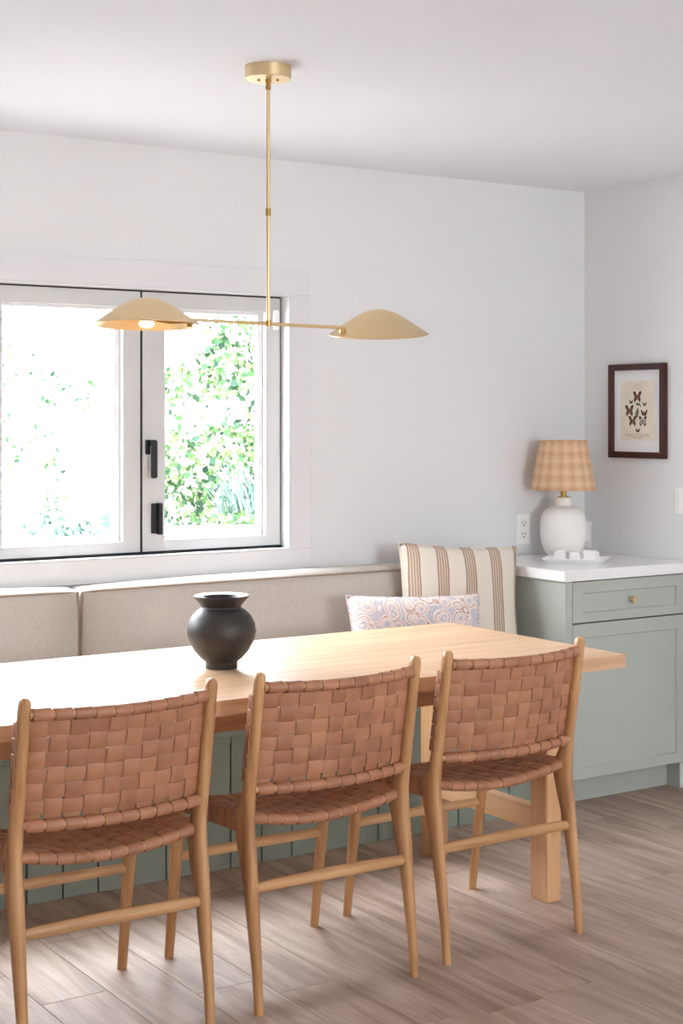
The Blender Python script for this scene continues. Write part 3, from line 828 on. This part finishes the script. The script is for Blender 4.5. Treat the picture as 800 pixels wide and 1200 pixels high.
# ------------------------------------------------------------------ table lamp
LX, LY = -0.2535, -0.15
la = empty('table_lamp', (LX, LY, 0.893)); tag(la, 'white ceramic table lamp with woven rattan shade', 'lamp')
lathe('base', [(0, 0), (0.056, 0), (0.060, 0.003), (0.078, 0.022), (0.090, 0.055), (0.0955, 0.095), (0.0955, 0.135), (0.090, 0.168), (0.078, 0.190), (0.060, 0.203), (0.044, 0.207), (0.037, 0.211), (0.0355, 0.216), (0.0355, 0.241), (0.033, 0.2445), (0, 0.2445)], CERAM, la, n=48)
lathe('brass_neck', [(0, 0.2445), (0.022, 0.2445), (0.022, 0.248), (0.011, 0.249), (0.011, 0.262), (0.013, 0.263), (0.013, 0.285), (0, 0.285)], BRASSD, la, n=20)
lathe('lamp_bulb', [(0, 0.285), (0.012, 0.287), (0.014, 0.30), (0.028, 0.335), (0.026, 0.355), (0, 0.37)], WHITE, la, n=20)
zs0, zs1, r0, r1 = 0.277, 0.478, 0.136, 0.0985
lathe('shade', [(r0, zs0), (r1, zs1), (r1 - 0.004, zs1), (r0 - 0.004, zs0), (r0, zs0)], RATTAN, la, n=56, smooth=0.4)
for rr_, zz_ in ((r0 - 0.001, zs0 + 0.002), (r1 - 0.001, zs1 - 0.001)):
    tube('shade_rim', [((rr_) * math.cos(2 * PI * k / 48), rr_ * math.sin(2 * PI * k / 48), zz_) for k in range(48)], 0.0032, RATTAN, la, 8, closed=True)
tube('shade_spider', [(-r1 + 0.004, 0, zs1 - 0.01), (0, 0, zs1 - 0.012), (r1 - 0.004, 0, zs1 - 0.01)], 0.0015, BRASSD, la, 6)
tube('harp', [(0, 0.013, 0.275), (0, 0.05, 0.33), (0, 0.04, 0.42), (0, 0, zs1 - 0.012), (0, -0.04, 0.42), (0, -0.05, 0.33), (0, -0.013, 0.275)], 0.0015, BRASSD, la, 6)

# ------------------------------------------------------------------ tray with stone pieces
TXc, TYc = -0.392, -0.385
tr = empty('tray', (TXc, TYc, 0.893)); tr.rotation_euler.z = -0.93; tag(tr, 'shallow white stone tray with raised rim in front of the lamp', 'tray')
bm = bmesh.new()
def rect(w, d, z): return [(-w / 2, -d / 2, z), (w / 2, -d / 2, z), (w / 2, d / 2, z), (-w / 2, d / 2, z)]
rings(bm, [rect(0.196, 0.120, 0), rect(0.246, 0.166, 0.017), rect(0.246, 0.166, 0.020), rect(0.236, 0.156, 0.020), rect(0.190, 0.114, 0.007)])
link('dish', to_mesh(bm, 'dish'), tr, MARBLE)
blocks = [(-0.066, 0.006, 'low faceted white stone block at the tray end nearest the pillow', 0.046, 0.040), (-0.028, 0.036, 'white stone block set back behind the others on the tray', 0.036, 0.036),
          (-0.004, -0.012, 'small cube-like white stone block at the middle of the tray', 0.040, 0.036), (0.056, 0.004, 'widest white stone block at the tray end away from the pillow', 0.062, 0.042)]
for k, (bx_, by_, lab, w_, h_) in enumerate(blocks):
    bm = bmesh.new(); add_box(bm, (-w_ / 2, -0.018, 0), (w_ / 2, 0.018, h_), 0.006, 2)
    for v in bm.verts: v.co += Vector((random.uniform(-1, 1), random.uniform(-1, 1), 0)) * 0.0015
    o = link('stone_block', to_mesh(bm, 'stone_block', 0.9), None, MARBLE)
    q = Matrix.Rotation(-0.93, 3, 'Z') @ Vector((bx_, by_, 0))
    o.location = (TXc + q.x, TYc + q.y, 0.893 + 0.0072); o.rotation_euler.z = -0.93 + random.uniform(-0.2, 0.2)
    tag(o, lab, 'ornament', 'white stone blocks on the tray')

# ------------------------------------------------------------------ picture
pf = empty('framed_picture', (0, -0.333, 1.495)); tag(pf, 'dark wood framed vintage butterfly print hanging on the wall', 'picture')
FY, FZ, FD = 0.162, 0.195, 0.024     # half width, half height, depth
fw = 0.026
for lo, hi in (((-FD, -FY, FZ - fw), (0, FY, FZ)), ((-FD, -FY, -FZ), (0, FY, -FZ + fw)), ((-FD, -FY, -FZ + fw), (0, -FY + fw, FZ - fw)), ((-FD, FY - fw, -FZ + fw), (0, FY, FZ - fw))):
    box('frame_bar', lo, hi, FRAME, pf, 0.0015)
box('mat_board', (-0.010, -FY + fw, -FZ + fw), (-0.002, FY - fw, FZ - fw), MATB, pf)
pr_ = box('print', (-0.0112, -0.096, -0.122), (-0.0100, 0.096, 0.124), PAPER, pf)
def ink(name, rgb): return plain(name, rgb, 0.8, var=0.1, scale=60)
INKB, INKR, INKO, INKG, INKP, INKT = ink('ink_dark', (62, 46, 42)), ink('ink_red', (120, 62, 46)), ink('ink_orange', (150, 92, 54)), ink('ink_green', (104, 124, 88)), ink('ink_pale', (214, 204, 188)), ink('ink_text', (168, 150, 128))
def flat_poly(polys, m, depth):
    bm = bmesh.new()
    for p in polys:
        vs = [bm.verts.new((depth, -a, b)) for a, b in p]      # a to the right in the picture = -Y
        try: bm.faces.new(vs)
        except ValueError: pass
    r = bmesh.ops.extrude_face_region(bm, geom=bm.faces[:])
    for v in r['geom']:
        if isinstance(v, bmesh.types.BMVert): v.co.x += 0.0002
    return to_mesh(bm, 'ink')
up_w = [(0.05, 0.1), (0.35, 0.75), (0.75, 1.0), (0.98, 0.85), (0.85, 0.4), (0.62, 0.05), (0.1, -0.05)]
lo_w = [(0.08, 0.0), (0.62, 0.0), (0.78, -0.35), (0.7, -0.8), (0.55, -0.95), (0.45, -0.7), (0.15, -0.45)]
def butterfly(cx_, cz_, s, m1, m2, low=True):
    sets = [up_w, lo_w] if low else [[(0.05, 0.0), (0.9, 0.75), (1.0, 0.45), (0.6, -0.5), (0.1, -0.7)]]
    P1 = [[(cx_ + sg * a * s, cz_ + b * s) for a, b in (w if sg > 0 else w[::-1])] for w in sets for sg in (1, -1)]
    b = link('butterfly', flat_poly(P1, m1, -0.0117), pr_, m1)
    P2 = [[(cx_ + sg * (0.28 + (a - 0.28) * 0.55) * s, cz_ + (0.5 * b + 0.08 * (1 if b > 0 else -1)) * s) for a, b in (w if sg > 0 else w[::-1])] for w in sets for sg in (1, -1)]
    link('wing_patch', flat_poly(P2, m2, -0.0120), pr_, m2)
    link('insect_body', flat_poly([[(cx_ - 0.05 * s, cz_ - 0.5 * s), (cx_ + 0.05 * s, cz_ - 0.5 * s), (cx_ + 0.05 * s, cz_ + 0.4 * s), (cx_ - 0.05 * s, cz_ + 0.4 * s)]], INKB, -0.0122), pr_, INKB)
butterfly(0.000, 0.058, 0.025, INKB, INKR)
butterfly(-0.046, 0.001, 0.025, INKB, INKO)
butterfly(-0.028, -0.042, 0.023, INKB, INKO)
butterfly(0.032, -0.043, 0.023, INKB, INKP)
butterfly(-0.036, 0.038, 0.011, INKB, INKB, False)
butterfly(0.042, 0.028, 0.012, INKB, INKG, False)
butterfly(0.040, -0.008, 0.019, INKB, INKR, False)
butterfly(0.003, -0.080, 0.013, INKB, INKR, False)
link('leaf_sprig', flat_poly([[(-0.010, 0.030), (0.004, 0.036), (0.018, 0.028), (0.024, 0.014), (0.012, 0.022), (-0.002, 0.022)],
     [(0.004, 0.016), (0.010, 0.0), (0.004, -0.024), (-0.008, -0.030), (-0.012, -0.012), (-0.004, 0.004)]], INKG, -0.0117), pr_, INKG)
tx = []
for zc_, hw_ in ((-0.096, 0.072), (-0.103, 0.068), (-0.110, 0.034), (0.094, 0.020)):
    a = -hw_
    while a < hw_ - 0.004:
        l_ = random.uniform(0.004, 0.010); tx.append([(a, zc_ - 0.0012), (min(a + l_, hw_), zc_ - 0.0012), (min(a + l_, hw_), zc_ + 0.0012), (a, zc_ + 0.0012)]); a += l_ + 0.002
for k in range(12):
    a0, a1 = PI * k / 12, PI * (k + 1) / 12
    tx.append([(0.026 * math.cos(a0), 0.098 + 0.010 * math.sin(a0)), (0.026 * math.cos(a1), 0.098 + 0.010 * math.sin(a1)), (0.024 * math.cos(a1), 0.098 + 0.0085 * math.sin(a1)), (0.024 * math.cos(a0), 0.098 + 0.0085 * math.sin(a0))])
tx = [p for p in tx]
link('caption_lines', flat_poly(tx, INKT, -0.0117), pr_, INKT)['kind'] = 'stuff'
pane_m = GLASS

# ------------------------------------------------------------------ outlets and switch
ou = empty('wall_outlet', (-0.3465, 0, 1.0)); tag(ou, 'white duplex power outlet on the wall between pillow and lamp', 'outlet')
box('cover_plate', (-0.0375, -0.006, -0.062), (0.0375, 0, 0.062), WHITE, ou, 0.0025, 2)
for s in (-1, 1):
    f = box('receptacle', (-0.017, -0.0085, s * 0.024 - 0.015), (0.017, -0.006, s * 0.024 + 0.015), WHITE, ou, 0.001)
    boxes('slots', [((-0.009, -0.0088, s * 0.024 + 0.000), (-0.006, -0.0084, s * 0.024 + 0.010)), ((0.006, -0.0088, s * 0.024 + 0.000), (0.009, -0.0084, s * 0.024 + 0.010)), ((-0.003, -0.0088, s * 0.024 - 0.010), (0.003, -0.0084, s * 0.024 - 0.004))], SLOT, f)
ad = empty('plug_adapter', (0, -0.034, 0.965)); tag(ad, 'white plug adapter in the corner outlet behind the lamp', 'adapter')
box('outlet_plate', (-0.005, -0.012, -0.058), (0, 0.028, 0.058), WHITE, ad, 0.002)
box('adapter_body', (-0.035, -0.008, -0.028), (-0.005, 0.022, 0.052), WHITE, ad, 0.004, 2)
box('slot', (-0.0355, 0.004, 0.018), (-0.0349, 0.010, 0.040), SLOT, ad)
sw = empty('light_switch', (0, -0.602, 1.135)); tag(sw, 'white double rocker light switch plate on the wall right of the picture', 'switch')
box('cover_plate', (-0.006, -0.058, -0.052), (0, 0.060, 0.052), WHITE, sw, 0.0025, 2)
for yc in (0.027, -0.027):
    box('rocker', (-0.009, yc - 0.0165, -0.033), (-0.0062, yc + 0.0165, 0.033), WHITE, sw, 0.001)
    boxes('rocker_frame', [((-0.0068, yc - 0.0185, -0.035), (-0.006, yc - 0.0168, 0.035)), ((-0.0068, yc + 0.0168, -0.035), (-0.006, yc + 0.0185, 0.035))], SLOT, sw)
